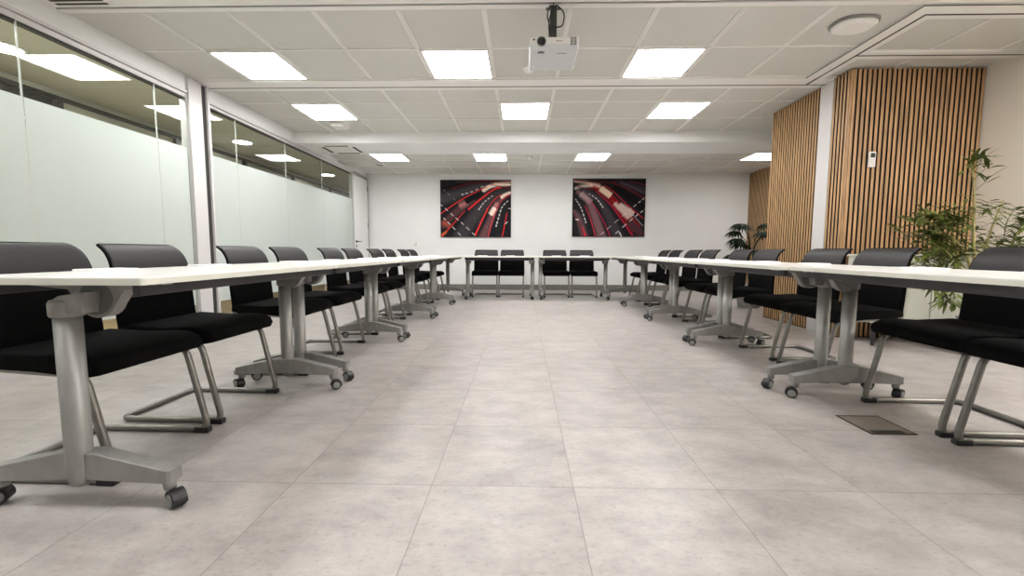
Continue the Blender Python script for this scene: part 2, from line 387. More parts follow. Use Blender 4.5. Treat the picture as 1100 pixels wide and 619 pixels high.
# ------------------------------------------------------------------ ceiling lights
def panel_light(x0, x1, y0, y1, z, label, group='square ceiling lights'):
    t = thing('ceiling_light', label, 'ceiling light', ((x0+x1)/2, (y0+y1)/2, z), 0, group)
    a, b = (x1-x0)/2, (y1-y0)/2
    bm = BM()
    for q in ((-a, a, -b, -b+.012), (-a, a, b-.012, b), (-a, -a+.012, -b+.012, b-.012), (a-.012, a, -b+.012, b-.012)): add_box(bm, *q, -.006, .01)
    obj('light_frame', bm, M['bar'], t)
    bm = BM(); add_box(bm, -a+.012, a-.012, -b+.012, b-.012, -.003, .008); obj('diffuser', bm, M['led'], t)
    return t
g = .018
for i, side in ((0, 'left'), (3, 'middle'), (6, 'right')):
    panel_light(XA+.6*i+g, XA+.6*(i+1)-g, 3.685, 4.262, H, 'large glowing square ceiling panel, %s one of the row beside the projector' % side)
for i, side in ((0, 'left'), (4, 'middle'), (7, 'right')):
    panel_light(XA+.6*i+g, XA+.6*(i+1)-g, 4.96, 5.54, H, 'glowing square ceiling panel, %s one of the row between the partition rail and the beam' % side)
for k, s in ((0, 'leftmost'), (3, 'second from the left'), (6, 'third from the left'), (11, 'rightmost beside the slats')):
    panel_light(XF+.575*k+.016, XF+.575*(k+1)-.016, 7.128, 7.692, FC, 'small glowing ceiling panel beyond the beam, %s in the far row' % s)
for i, j, s in ((0, 2, 'left'), (3, 2, 'middle'), (6, 2, 'right')):
    panel_light(XA+.6*i+g, XA+.6*(i+1)-g, 2.3-.6*(j+1)+.01, 2.3-.6*j-.01, H, 'glowing ceiling panel behind the camera, %s' % s, 'ceiling lights behind the camera')
for y, s in ((1.9, 'nearer'), (1.0, 'middle'), (.1, 'farther')):  # out-of-frame panels added to brighten the right wall
    panel_light(3.36, 4.06, y-.38, y+.38, H, 'added fill panel by the right wall, %s one beside the camera' % s, 'ceiling lights behind the camera')
for x, y, s in ((-4.37, 6.70, 'nearer the camera'), (-4.33, 9.55, 'farther from the camera'), (-4.35, 3.6, 'second nearest'), (-4.35, .6, 'nearest of all')):
    t = thing('downlight', 'round glowing downlight in the room beyond the glass, %s' % s, 'ceiling light', (x, y, 2.50), 0, 'round downlights beyond the glass')
    bm = BM(); add_lathe(bm, [(.145, 0), (.15, -.006), (.13, -.012), (.128, -.004)], 28); obj('light_ring', bm, M['bar'], t)
    bm = BM(); add_lathe(bm, [(.127, -.002), (.127, -.009)], 28); obj('diffuser', bm, M['led_round'], t)
for y, s in ((3.6, 'beside the white post'), (2.4, 'above the near glass'), (-.2, 'above the hindmost glass')):  # unseen panels added to brighten the corridor and the frosted film
    panel_light(-3.74, -3.44, y-.6, y+.6, 2.493, 'long narrow fill panel added unseen in the corridor, %s' % s, 'added fill lights of the next room')

# ------------------------------------------------------------------ flip-top table
def make_table(Lx, label, group, Wd=.60):
    t = thing('flip_top_table', label, 'table', (0, 0, 0), 0, group)
    hw = Wd/2; hl = Lx/2-.002; cy = Lx/2-.068
    bm = BM(); add_prism(bm, rrect(-hw+.002, hw-.002, -hl+.002, hl-.002, .012, 3), 'Z', .728, .732, rings=[(.728, 1), (.7312, 1), (.7322, .997)])
    add_prism(bm, rrect(-hw, hw, -hl, hl, .014, 3), 'Z', .710, .728, mi=1)
    obj('tabletop', bm, [M['laminate'], M['edge']], t)
    bm = BM(); add_box(bm, .045, .095, -cy+.04, cy-.04, .655, .697, bevel=.006)
    add_box(bm, .225, .25, -cy-.02, cy+.02, .674, .710, bevel=.003); add_box(bm, -.25, -.225, -cy-.02, cy+.02, .674, .710, bevel=.003)
    obj('crossbeam', bm, M['dark_metal'], t)
    for s in (-1, 1):
        y = s*cy
        # column: slightly oval tube with a rounded lower tip lying against the foot
        bm = BM(); add_lathe(bm, [(.010, .072), (.023, .080), (.031, .098), (.0335, .125), (.0335, .615)], 28, mtx=Matrix.Translation((0, y, 0)))
        obj('column', bm, M['silver'], t)
        # cast foot: high beside the column, thinner towards its ends
        bm = BM(); yy = y-s*.012
        prof = [(-.295, .088), (-.295, .128), (-.27, .134), (-.06, .182), (.06, .182), (.27, .134), (.295, .128), (.295, .088), (.05, .098), (-.05, .098)]
        add_prism(bm, prof, 'Y', yy-.028, yy+.028, rings=[(yy-.028, .97), (yy-.022, 1), (yy+.022, 1), (yy+.028, .97)])
        obj('foot', bm, M['silver'], t)
        # hinge: collar on the column, arm and round tilt disc under the top
        bm = BM(); add_lathe(bm, [(.039, .610), (.042, .616), (.042, .650), (.038, .660)], 28, mtx=Matrix.Translation((0, y, 0)))
        add_prism(bm, [(-.03, .652), (-.02, .620), (.075, .622), (.085, .685), (.01, .675)], 'Y', y-.030, y+.030)
        obj('hinge_collar', bm, M['silver'], t)
        bm = BM()
        circ = [(.068+.052*math.cos(a), .663+.052*math.sin(a)) for a in [2*PI*i/28 for i in range(28)]]
        yo = y-s*.045
        hous = [(-.16, .710), (-.16, .704), (-.02, .690)] + [(.068+.062*math.cos(a), .663+.062*math.sin(a)) for a in [PI+.35+i*(PI-.7)/10 for i in range(11)]] + [(.16, .690), (.28, .704), (.28, .710)]
        add_prism(bm, hous, 'Y', yo-.020, yo+.020)
        obj('hinge_bracket', bm, M['silver'], t)
        bm = BM(); add_prism(bm, circ, 'Y', y-s*.028, y-s*.022); obj('tilt_disc', bm, M['grey_plastic'], t)
        for e in (-1, 1):
            cx = e*.272; tilt = .5*e*s
            bm = BM(); add_lathe(bm, [(.016, .060), (.018, .072), (.020, .090)], 16, mtx=Matrix.Translation((cx, yy, 0)))
            c = obj('caster', bm, M['silver'], t)
            R = Matrix.Translation((cx+.018*e, yy, .027)) @ Matrix.Rotation(tilt, 4, 'Z') @ Matrix.Rotation(PI/2, 4, 'X')
            bm = BM()
            for q in (-1, 1):
                add_lathe(bm, [(.019, q*.020), (.024, q*.020), (.027, q*.016), (.027, q*.006), (.02, q*.004)], 24, mi=1, mtx=R)
                add_lathe(bm, [(.0205, q*.0195), (.0195, q*.0222), (.012, q*.0228)], 24, mi=0, mtx=R)
            obj('wheel', bm, [M['hub'], M['black']], c)
            bm = BM(); arc = [(.0315*math.cos(a), .0315*math.sin(a)) for a in [-.3+i*(PI+.2)/12 for i in range(13)]]
            inn = [(.0278*math.cos(a), .0278*math.sin(a)) for a in [PI-.1-i*(PI+.2)/12 for i in range(13)]]
            pts = arc+inn; k0 = len(bm.verts)
            add_prism(bm, pts, 'Z', -.0190, .0190)
            add_lathe(bm, [(.0245, -.0045), (.0245, .0045)], 20)
            bmesh.ops.transform(bm, matrix=R, verts=bm.verts[:])
            obj('wheel_hood', bm, M['black'], c)
    return t
ordn = ['first', 'second', 'third', 'fourth', 'fifth']
def posn(k, n): return {0: 'nearest the camera', n-1: 'last before the far wall'}.get(k, '%s from the camera' % ordn[k])
TP = 1.322
tab = None
for k in range(5):
    y = 1.182+TP*(k+.5); x = -1.385+.005*(y-1.25)
    lab = 'white topped flip table on casters in the left row, %s' % posn(k, 5)
    if tab is None:
        tab = make_table(TP, lab, 'white tables on casters'); tab.location = (x, y, 0)
    else: dup(tab, (x, y, 0), 0, lab)
for k in range(5):
    y = 1.118+TP*(k+.5); x = 1.757+.017*(y-2.44)
    if k == 0: x += .05
    dup(tab, (x, y, 0), PI-.012, 'white topped flip table on casters in the right row, %s' % posn(k, 5))
tab2 = make_table(1.266, 'white topped flip table at the far end, left one below the pictures', 'white tables on casters')
tab2.location = (-.386, 7.425, 0); tab2.rotation_euler = (0, 0, -PI/2)
dup(tab2, (.884, 7.425, 0), -PI/2, 'white topped flip table at the far end, right one below the pictures')

# ------------------------------------------------------------------ chair
def make_chair(label, group):
    t = thing('meeting_chair', label, 'chair', (0, 0, 0), 0, group)
    hw = .216
    bm = BM()
    side = lambda s: [(-.215, s*hw, .412), (.165, s*hw, .388), (.250, s*hw, .0145), (-.245, s*hw, .0145)]
    p = fillet(side(1)+[(-.245, .0, .0145)], .05, 6); q = fillet(side(-1)+[(-.245, .0, .0145)], .05, 6)
    add_tube(bm, p[:-1]+q[:-1][::-1], .0140, 10)
    add_tube(bm, [(-.215, -hw, .412), (-.215, hw, .412)], .0125, 10)
    obj('sled_frame', bm, M['chrome'], t)
    for s in (-1, 1):
        bm = BM(); add_box(bm, .190, .256, s*hw-.0165, s*hw+.0165, 0, .026, bevel=.005); obj('glide', bm, M['black'], t)
    # seat: upholstered slab with a rolled front edge
    bm = BM()
    prof = [(-.225, .455), (-.18, .464), (0, .455), (.12, .461), (.19, .456), (.228, .437), (.240, .412), (.226, .386), (.18, .378), (0, .398), (-.19, .408), (-.228, .42)]
    add_prism(bm, prof, 'Y', 0, 0, rings=[(-.232, .88), (-.230, .95), (-.222, 1), (-.1, 1), (.1, 1), (.222, 1), (.230, .95), (.232, .88)], smooth=True)
    obj('seat', bm, M['fabric'], t)
    # backrest shell: upright, then rolled backwards at the top
    prof = [(-.212, .425), (-.220, .50), (-.226, .58), (-.230, .66), (-.236, .72), (-.248, .765), (-.270, .802), (-.300, .826), (-.322, .836)]
    wid = [.222, .222, .221, .219, .216, .213, .209, .203, .196]
    nx = [-1, -.97, -.8, -.4, 0, .4, .8, .97, 1]
    bm = BM(); F, B = [], []
    for i, ((x, z), wd) in enumerate(zip(prof, wid)):
        a = Vector(prof[max(i-1, 0)]); b = Vector(prof[min(i+1, len(prof)-1)]); d = (b-a).normalized(); nrm = Vector((d.y, -d.x))
        f, bb = [], []
        for u in nx:
            dip = .010*(1-u*u)
            f.append(bm.verts.new((x-dip+nrm.x*.009, u*wd, z+nrm.y*.009))); bb.append(bm.verts.new((x-dip-nrm.x*.009, u*wd, z-nrm.y*.009)))
        F.append(f); B.append(bb)
    m_, n_ = len(prof), len(nx)
    for i in range(m_-1):
        for j in range(n_-1):
            bm.faces.new((F[i][j], F[i][j+1], F[i+1][j+1], F[i+1][j])); bm.faces.new((B[i][j], B[i+1][j], B[i+1][j+1], B[i][j+1]))
        for j in (0, n_-1): bm.faces.new((F[i][j], F[i+1][j], B[i+1][j], B[i][j]))
    for j in range(n_-1):
        for i in (0, m_-1): bm.faces.new((F[i][j], F[i][j+1], B[i][j+1], B[i][j]))
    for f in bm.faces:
        f.smooth = True; f.material_index = 1 if f.calc_center_median().z < .70 else 0  # lit top and shade below table height painted as two tones
    obj('backrest', bm, [M['back_lit'], M['fabric']], t, sub=1)
    # thin dark piping round the shell, and a stitched seam under the roll
    bm = BM(); edge = [(x, -wd-.001, z) for (x, z), wd in zip(prof, wid)]+[(x, wd+.001, z) for (x, z), wd in list(zip(prof, wid))[::-1]]
    add_tube(bm, fillet(edge, .02, 3), .0062, 6)
    obj('edge_piping', bm, M['fabric'], t)
    return t
chair = None
G = 'black meeting chairs'
def put_chair(x, y, rz, label):
    global chair
    if chair is None:
        chair = make_chair(label, G); chair.location = (x, y, 0); chair.rotation_euler = (0, 0, rz)
    else: dup(chair, (x, y, 0), rz, label)
ord10 = ['first', 'second', 'third', 'fourth', 'fifth', 'sixth', 'seventh', 'eighth', 'ninth', 'tenth']
LY = [1.60, 2.13, 2.905, 3.47, 4.25, 4.79, 5.55, 6.12, 6.86, 7.42]
RY = [1.565, 2.075, 2.86, 3.40, 4.22, 4.735, 5.52, 6.05, 6.76, 7.30]
ext = {}
for i, y in enumerate(LY):
    put_chair(-1.652+.002*(y-1.6), y, random.uniform(-.03, .03), 'black sled-base chair, %s from the camera along the left table row%s' % (ord10[i], ext.get(i, '')))
for i, y in enumerate(RY):
    put_chair((2.085 if i == 0 else 2.10)+.006*(y-1.6), y, PI+random.uniform(-.03, .03), 'black sled-base chair, %s from the camera along the right table row%s' % (ord10[i], ext.get(i, '')))
for x, s in ((-.668, 'left chair behind the left far table'), (-.19, 'right chair behind the left far table'), (.61, 'left chair behind the right far table'), (1.105, 'right chair behind the right far table')):
    put_chair(x, 7.75, -PI/2+random.uniform(-.02, .02), 'black chair with its back to the far wall, ' + s)

# ------------------------------------------------------------------ white notepads on the tables
bm = BM(); add_prism(bm, rrect(-.055, .055, -.080, .080, .012, 4), 'Z', 0, .009, rings=[(0, .99), (.001, 1), (.0078, 1), (.0092, .96)])
pad0 = obj('notepad', bm, M['paper']); first = True
def pad(x, y, rz, label):
    global first
    o = pad0 if first else pad0.copy()
    if not first: C.objects.link(o)
    first = False
    o.location = (x, y, .7322); o.rotation_euler = (0, 0, rz); tag(o, label, 'notepad', 'white notepads on the tables')
for i, y in enumerate(LY):
    pad(-1.575+.005*y, y-.03, random.uniform(-.3, .3), 'white notepad on the left table row, before the %s chair from the camera' % ord10[i])
for i, y in enumerate(RY):
    pad(1.905+.017*(y-2.44), y-.02, random.uniform(-.3, .3), 'white notepad on the right table row, before the %s chair from the camera' % ord10[i])
for x, s in ((-.706, 'leftmost'), (-.21, 'second'), (.61, 'third'), (1.105, 'rightmost')):
    pad(x, 7.60, PI/2+random.uniform(-.2, .2), 'white notepad on the far tables in front of the %s chair below the pictures' % s)

# ------------------------------------------------------------------ pictures on the far wall
def stroke(img, pts, w0, w1, col, soft=1.0, alpha=1.0, dash=None):
    """soft brush along a smooth curve; pts in the picture's own unit square (u right, v down)."""
    h_, w_, _ = img.shape; P = [np.array(p, float) for p in pts]; Q = []
    for i in range(len(P)-1):
        p0 = P[max(i-1, 0)]; p1 = P[i]; p2 = P[i+1]; p3 = P[min(i+2, len(P)-1)]
        for t in np.linspace(0, 1, 40, endpoint=False):
            Q.append(.5*(2*p1+(p2-p0)*t+(2*p0-5*p1+4*p2-p3)*t*t+(3*p1-p0-3*p2+p3)*t**3))
    Q.append(P[-1]); Q = np.array(Q); n = len(Q)
    yy, xx = np.mgrid[0:h_, 0:w_]; asp = 1.24
    U = (xx/(w_-1))*asp; V = yy/(h_-1)
    best = np.full((h_, w_), 9.); wb = np.zeros((h_, w_)); tb = np.full((h_, w_), -1)
    for i, q in enumerate(Q):
        if dash and ((i/n*dash) % 1) > .5: continue
        d = np.hypot(U-q[0]*asp, V-q[1]); wd = w0+(w1-w0)*i/(n-1)
        k = d-wd < best-wb
        best = np.where(k, d, best); wb = np.where(k, wd, wb); tb = np.where(k, i, tb)
    a = np.clip((wb-best)/(.006*soft)+.5, 0, 1)*alpha
    a = np.where(((tb == 0) | (tb == n-1)) & (best > .010), 0, a)                 # flat ends
    img[:] = img*(1-a[..., None])+np.array(col)*a[..., None]
def picture(name, x0, x1, z0, z1, paint, label):
    W, Hh = 200, 162
    img = np.zeros((Hh, W, 3)); img[:] = (.022, .020, .023); paint(img); img = np.clip(img, 0, 1)**1.22
    th = .03; y0 = YF-th; bm = BM()
    lay = bm.verts.layers.float_color.new('print')
    g_ = [[None]*W for _ in range(Hh)]
    for r in range(Hh):
        for c in range(W):
            v = bm.verts.new((x0+(x1-x0)*c/(W-1), y0, z1-(z1-z0)*r/(Hh-1))); v[lay] = (*img[r, c], 1); g_[r][c] = v
    for r in range(Hh-1):
        for c in range(W-1): bm.faces.new((g_[r][c], g_[r+1][c], g_[r+1][c+1], g_[r][c+1]))
    back = [bm.verts.new((x, YF-.001, z)) for x, z in ((x0, z0), (x1, z0), (x1, z1), (x0, z1))]
    for v in back: v[lay] = (.02, .02, .02, 1)
    bm.faces.new(back)
    ed = [g_[Hh-1][:], [g_[r][W-1] for r in range(Hh-1, -1, -1)], g_[0][::-1], [g_[r][0] for r in range(Hh)]]
    for i, e in enumerate(ed): bm.faces.new(e+[back[(i+1) % 4], back[i]])
    o = obj(name, bm, M['print']); tag(o, label, 'picture', 'road photographs on the far wall'); return o
m = bpy.data.materials.new('printed_canvas'); m.use_nodes = True
at = m.node_tree.nodes.new('ShaderNodeAttribute'); at.attribute_name = 'print'
m.node_tree.links.new(at.outputs['Color'], m.node_tree.nodes['Principled BSDF'].inputs['Base Color'])
m.node_tree.nodes['Principled BSDF'].inputs['Roughness'].default_value = .6
m.node_tree.nodes['Principled BSDF'].inputs['Specular IOR Level'].default_value = .12
M['print'] = m
RED, DRED, CRM, PNK, GRY, WHT, BLK = (.78, .05, .055), (.30, .015, .02), (.95, .80, .70), (.52, .24, .23), (.10, .09, .10), (.78, .76, .74), (.008, .008, .010)
def q(*l):                                  # pixel list in the first picture's close-up to the unit square
    return [((a-40)/653., (b-50)/525.) for a, b in l]
def paint_left(I):
    stroke(I, q((40, 230), (200, 180), (400, 110), (640, 80)), .10, .02, GRY, 14, .8)
    stroke(I, q((60, 130), (250, 90), (500, 60)), .02, .01, BLK, 4)
    stroke(I, q((140, 130), (300, 85), (480, 62)), .006, .004, DRED, 4, .9)
    stroke(I, q((180, 68), (330, 60)), .006, .004, GRY, 4, .9)
    stroke(I, q((200, 600), (400, 330), (560, 190), (690, 140)), .12, .02, (.085, .075, .08), 16, .9)
    stroke(I, q((420, 600), (500, 420), (570, 260), (690, 160)), .07, .02, (.20, .10, .11), 8, .9)
    stroke(I, q((560, 600), (600, 400), (640, 280), (700, 220)), .07, .03, (.025, .028, .030), 5)
    stroke(I, q((40, 480), (180, 350), (280, 270), (360, 220)), .065, .05, (.13, .06, .06), 7, .9)
    stroke(I, q((215, 290), (290, 255)), .045, .04, PNK, 12, .8)
    stroke(I, q((60, 430), (120, 480)), .04, .03, (.55, .13, .08), 12, .7)
    stroke(I, q((270, 250), (420, 175)), .05, .04, BLK, 3)
    stroke(I, q((430, 150), (500, 110), (580, 95), (690, 95)), .038, .02, CRM, 4)
    stroke(I, q((540, 85), (690, 70)), .018, .02, (.78, .62, .50), 8, .8)
    stroke(I, q((500, 66), (600, 70), (690, 60)), .008, .008, DRED, 3)
    stroke(I, q((560, 118), (620, 128), (690, 110)), .010, .012, (.10, .03, .03), 3)
    stroke(I, q((600, 215), (640, 185), (690, 165)), .032, .02, CRM, 5)
    stroke(I, q((520, 350), (570, 260)), .042, .035, (.50, .25, .24), 6)
    stroke(I, q((505, 370), (545, 305)), .042, .04, CRM, 8)
    for l, a, b, c in (([(40, 360), (220, 240), (400, 145), (470, 118)], .009, .007, RED), ([(50, 570), (160, 450), (265, 335)], .010, .006, RED),
                       ([(300, 320), (420, 220), (530, 140), (600, 118)], .014, .012, RED), ([(360, 560), (420, 430), (480, 310)], .016, .010, RED),
                       ([(480, 575), (520, 430), (570, 300), (620, 220), (690, 180)], .010, .006, (.70, .10, .12)), ([(470, 320), (540, 230), (600, 185)], .007, .006, RED),
                       ([(612, 570), (635, 460), (655, 350)], .009, .007, RED), ([(560, 305), (610, 240), (690, 190)], .006, .005, DRED),
                       ([(480, 90), (600, 110), (690, 130)], .006, .006, DRED)):
        stroke(I, q(*l), a, b, c, 2)
    stroke(I, q((50, 555), (95, 525)), .018, .008, (.75, .25, .08), 8, .8)
    stroke(I, q((240, 185), (340, 155), (450, 100)), .008, .005, WHT, 1.5, 1, 5)
    stroke(I, q((395, 320), (450, 250), (530, 190)), .009, .005, WHT, 1.5, 1, 6)
    stroke(I, q((555, 475), (580, 390), (610, 300), (670, 235)), .011, .006, WHT, 1.5, 1, 8)
    stroke(I, q((45, 275), (150, 370), (260, 465), (370, 570)), .006, .007, WHT, 1.5, .9, 7)
    stroke(I, q((70, 400), (150, 480), (240, 575)), .007, .007, WHT, 1.5, .9, 4)
    stroke(I, q((70, 140), (190, 245)), .004, .004, (.35, .34, .34), 2, .9, 3)
    stroke(I, q((350, 395), (490, 500)), .003, .003, (.3, .28, .28), 2, .8, 3)
    stroke(I, q((640, 450), (660, 435)), .007, .006, WHT, 1.5)
    stroke(I, q((670, 310), (690, 312)), .006, .005, WHT, 1.5)
def r(*l): return [((a-52)/655., (b-38)/532.) for a, b in l]
def paint_right(I):
    stroke(I, r((720, 150), (560, 90), (420, 60)), .05, .02, (.06, .045, .06), 10)
    stroke(I, r((700, 170), (470, 70)), .02, .016, (.14, .10, .13), 8, .8)
    stroke(I, r((720, 330), (560, 200), (420, 110)), .07, .05, BLK, 8)
    stroke(I, r((480, 590), (380, 380), (280, 220), (120, 120)), .09, .02, (.075, .065, .075), 12)
    stroke(I, r((330, 590), (250, 370), (190, 240), (90, 150)), .075, .03, (.24, .14, .15), 8, .95)
    stroke(I, r((120, 170), (220, 250)), .05, .03, (.50, .36, .36), 12, .8)
    stroke(I, r((170, 590), (110, 400), (60, 330)), .07, .03, (.16, .10, .11), 8, .9)
    stroke(I, r((60, 190), (130, 290), (180, 420)), .035, .02, (.02, .022, .024), 5)
    stroke(I, r((640, 500), (470, 300), (360, 180), (200, 90)), .085, .03, DRED, 8)
    stroke(I, r((690, 560), (560, 420)), .07, .06, (.10, .045, .055), 10)
    stroke(I, r((600, 370), (470, 280)), .065, .055, (.60, .48, .43), 6)
    stroke(I, r((560, 400), (430, 260)), .03, .03, (.62, .50, .45), 8)
    stroke(I, r((395, 195), (300, 125)), .052, .05, (.80, .62, .48), 5)
    stroke(I, r((300, 110), (180, 75), (60, 60)), .03, .012, (.72, .52, .42), 8)
    stroke(I, r((230, 100), (120, 110), (70, 130)), .02, .012, CRM, 8, .8)
    stroke(I, r((440, 70), (260, 70), (130, 60), (60, 45)), .012, .008, (.14, .015, .02), 3)
    stroke(I, r((250, 140), (150, 125), (80, 100)), .012, .008, (.16, .015, .02), 3)
    for l, a, b, c in (([(600, 560), (490, 400), (380, 260), (260, 150)], .016, .010, (.42, .02, .06)), ([(690, 400), (560, 290), (410, 150), (330, 100)], .010, .007, (.48, .03, .05)),
                       ([(400, 570), (330, 420), (250, 290), (200, 235)], .009, .006, (.48, .03, .09)), ([(265, 570), (220, 420), (165, 285)], .010, .006, (.62, .05, .09)),
                       ([(175, 570), (145, 480)], .016, .008, (.68, .05, .06)), ([(165, 575), (105, 430), (60, 340)], .006, .005, DRED),
                       ([(700, 220), (540, 130), (400, 75)], .007, .006, (.30, .015, .05)), ([(700, 95), (560, 60)], .006, .005, (.28, .02, .06))):
        stroke(I, r(*l), a, b, c, 2)
    stroke(I, r((325, 300), (270, 225), (190, 170)), .010, .005, WHT, 1.5, .9, 6)
    stroke(I, r((175, 440), (130, 310), (75, 220)), .010, .006, WHT, 1.5, .9, 8)
    stroke(I, r((715, 200), (560, 330), (300, 560)), .006, .006, WHT, 1.5, .9, 9)
    stroke(I, r((715, 310), (600, 400), (430, 555)), .007, .007, WHT, 1.5, .95, 6)
    stroke(I, r((480, 530), (500, 570)), .009, .009, WHT, 1.5)
    stroke(I, r((610, 380), (690, 470)), .005, .005, (.5, .46, .45), 2)
    stroke(I, r((85, 410), (110, 415)), .010, .008, WHT, 1.5)
picture('wall_picture', -1.715, -.238, 1.110, 2.292, paint_left, 'red and black road light-trail print on the far wall, left of the two')
picture('wall_picture', 1.040, 2.538, 1.125, 2.315, paint_right, 'red and black road light-trail print on the far wall, right of the two')

# ------------------------------------------------------------------ projector on its pole
pj = thing('ceiling_projector', 'white projector hanging from a dark pole in the ceiling', 'projector', (.205, 3.06, 2.135), 0)
tilt = Matrix.Rotation(math.radians(-3), 4, 'X')
def pjobj(name, bm, m_, parent=pj):
    bmesh.ops.transform(bm, matrix=tilt, verts=bm.verts[:]); return obj(name, bm, m_, parent)
bm = BM(); add_box(bm, -.163, .163, -.13, .185, 0, .082, bevel=.018, segs=3); body = pjobj('body', bm, M['proj'])
bm = BM(); add_box(bm, -.160, .160, -.1325, -.12, .030, .074, bevel=.004); pjobj('front_panel', bm, M['white_plastic'], body)
bm = BM(); Rx = Matrix.Translation((-.085, -.128, .046)) @ Matrix.Rotation(PI/2, 4, 'X')
add_lathe(bm, [(.030, 0), (.030, .012), (.026, .016), (.024, .006)], 28, mtx=Rx); pjobj('lens_ring', bm, M['grey_plastic'])
bm = BM(); add_lathe(bm, [(.024, 0), (.022, .010), (.012, .013)], 28, mtx=Rx); pjobj('lens', bm, M['lens'])
bm = BM()
for i in range(6):
    for j in range(2): add_box(bm, .105+j*.022, .122+j*.022, -.1345, -.126, .024+i*.0085, .029+i*.0085)
pjobj('vent_grille', bm, M['grey_plastic'])
bm = BM()
for i in range(5): add_box(bm, -.108+i*.009, -.101+i*.009, -.092-.004*(2-abs(i-2)), -.078, -.004, .004)
pjobj('focus_ring', bm, M['black'])
bm = BM()                                                       # small grey lettering on front and underside
for i in range(5): add_box(bm, .012+i*.008, .018+i*.008, -.1335, -.130, .046, .0515)
for i in range(7): add_box(bm, .020+i*.0095, .0275+i*.0095, -.075, -.066, -.0008, .003)
pjobj('lettering', bm, M['grey_plastic'])
bm = BM(); add_lathe(bm, [(.006, 0), (.006, .004)], 12, mtx=Matrix.Translation((-.135, -.131, .058)) @ Matrix.Rotation(PI/2, 4, 'X')); pjobj('sensor_eye', bm, M['lens'])
bm = BM()
for x in (-.14, .14): add_lathe(bm, [(.010, .002), (.009, -.008)], 12, mtx=Matrix.Translation((x, .12, 0)))
pjobj('levelling_feet', bm, M['white_plastic'])
bm = BM(); add_box(bm, -.022, .022, -.018, .018, .10, .345, bevel=.004); add_box(bm, -.03, -.014, -.02, .02, .078, .125, bevel=.003); add_box(bm, .014, .03, -.02, .02, .078, .125, bevel=.003)
add_box(bm, -.05, .05, -.03, .05, .341, .351, bevel=.003)
obj('mount_pole', bm, M['frame_dark'], pj)
bm = BM()
add_tube(bm, fillet([(-.02, -.02, .345), (-.05, -.03, .27), (-.02, -.03, .19), (-.035, -.02, .09)], .04), .0045, 8)
add_tube(bm, fillet([(.01, -.02, .347), (.075, -.04, .28), (.060, -.04, .19), (.01, -.03, .19), (.0, -.025, .20)], .04), .0045, 8)
add_tube(bm, fillet([(.0, -.03, .347), (-.035, -.035, .22), (-.025, -.03, .08)], .04), .004, 8)
obj('cables', bm, M['black'], pj)
bm = BM(); add_tube(bm, fillet([(-.05, .14, .02), (-.045, .19, -.03), (0, .2, -.045), (.04, .19, -.02), (.05, .14, .02)], .03), .003, 6)
obj('loose_lead', bm, M['white_plastic'], pj)

# ------------------------------------------------------------------ small ceiling and wall fittings
t = thing('smoke_detector', 'small round white detector on the ceiling behind the projector', 'detector', (.055, 4.03, H), 0)
bm = BM(); add_lathe(bm, [(.055, .008), (.055, -.012), (.048, -.022)], 24); obj('detector_base', bm, M['white_plastic'], t)
bm = BM(); add_lathe(bm, [(.036, -.02), (.034, -.040), (.022, -.048)], 24); obj('sensing_head', bm, M['white_plastic'], t)
t = thing('emergency_light', 'large oval white emergency light on the ceiling near the oak slats', 'emergency light', (2.42, 3.33, H), 0)
def oval(a, b, n=36, e=2.8): return [(a*math.copysign(abs(math.cos(q_))**(2/e), math.cos(q_)), b*math.copysign(abs(math.sin(q_))**(2/e), math.sin(q_))) for q_ in [2*PI*i/n for i in range(n)]]
bm = BM(); add_prism(bm, oval(.145, .112), 'Z', 0, 0, rings=[(.008, 1.04), (-.010, 1.04), (-.012, 1.0)]); obj('base_ring', bm, M['pot'], t)
bm = BM(); add_prism(bm, oval(.140, .108), 'Z', 0, 0, rings=[(-.008, 1.0), (-.024, .985), (-.034, .90), (-.038, .7)], smooth=True); obj('cover', bm, M['white_plastic'], t)
t = thing('emergency_light', 'small square white fitting on the ceiling beside the middle left light', 'emergency light', (-2.45, 5.80, H), 0)
bm = BM(); add_prism(bm, rrect(-.095, .095, -.11, .11, .03), 'Z', 0, 0, rings=[(.008, 1.03), (-.008, 1.03)]); obj('base_ring', bm, M['bar'], t)
bm = BM(); add_prism(bm, rrect(-.088, .088, -.10, .10, .028), 'Z', 0, 0, rings=[(-.006, 1), (-.026, .96), (-.034, .82)]); obj('cover', bm, M['white_plastic'], t)
t = thing('air_conditioner', 'white cassette air conditioner set in the beam at the left', 'air conditioner', (-2.70, 6.475, 2.336), 0)
bm = BM(); add_box(bm, -.27, .27, -.27, .27, -.012, .02, bevel=.004); obj('housing', bm, M['bar'], t)
bm = BM(); add_box(bm, -.16, .16, -.15, .15, -.018, -.010)
for i in range(9): add_box(bm, -.155, .155, -.14+i*.032, -.128+i*.032, -.021, -.016)
obj('intake_grille', bm, M['white_plastic'], t)
for bx in ((-.17, .17, -.245, -.205), (-.17, .17, .205, .245), (-.245, -.205, -.17, .17), (.205, .245, -.17, .17)):
    bm = BM(); add_box(bm, *bx, -.015, -.010); obj('air_outlet', bm, M['groove'], t)
t = thing('air_vent', 'slim white grille in the ceiling at the upper left corner', 'vent', (-2.97, 2.93, 2.47), 0)
bm = BM(); add_box(bm, -.2, .2, -.055, .05, -.008, .01, bevel=.002); obj('vent_frame', bm, M['bar'], t)
bm = BM()
for i in range(2): add_box(bm, -.18, .18, -.035+i*.04, -.015+i*.04, -.0095, -.006)
obj('vent_slots', bm, M['groove'], t)
t = thing('air_vent', 'small white grille on the bulkhead above the far glass', 'vent', (XL, 7.75, 2.385), 0)
bm = BM(); add_box(bm, 0, .008, -.22, .22, -.03, .025, bevel=.002); obj('vent_frame', bm, M['bar'], t)
bm = BM()
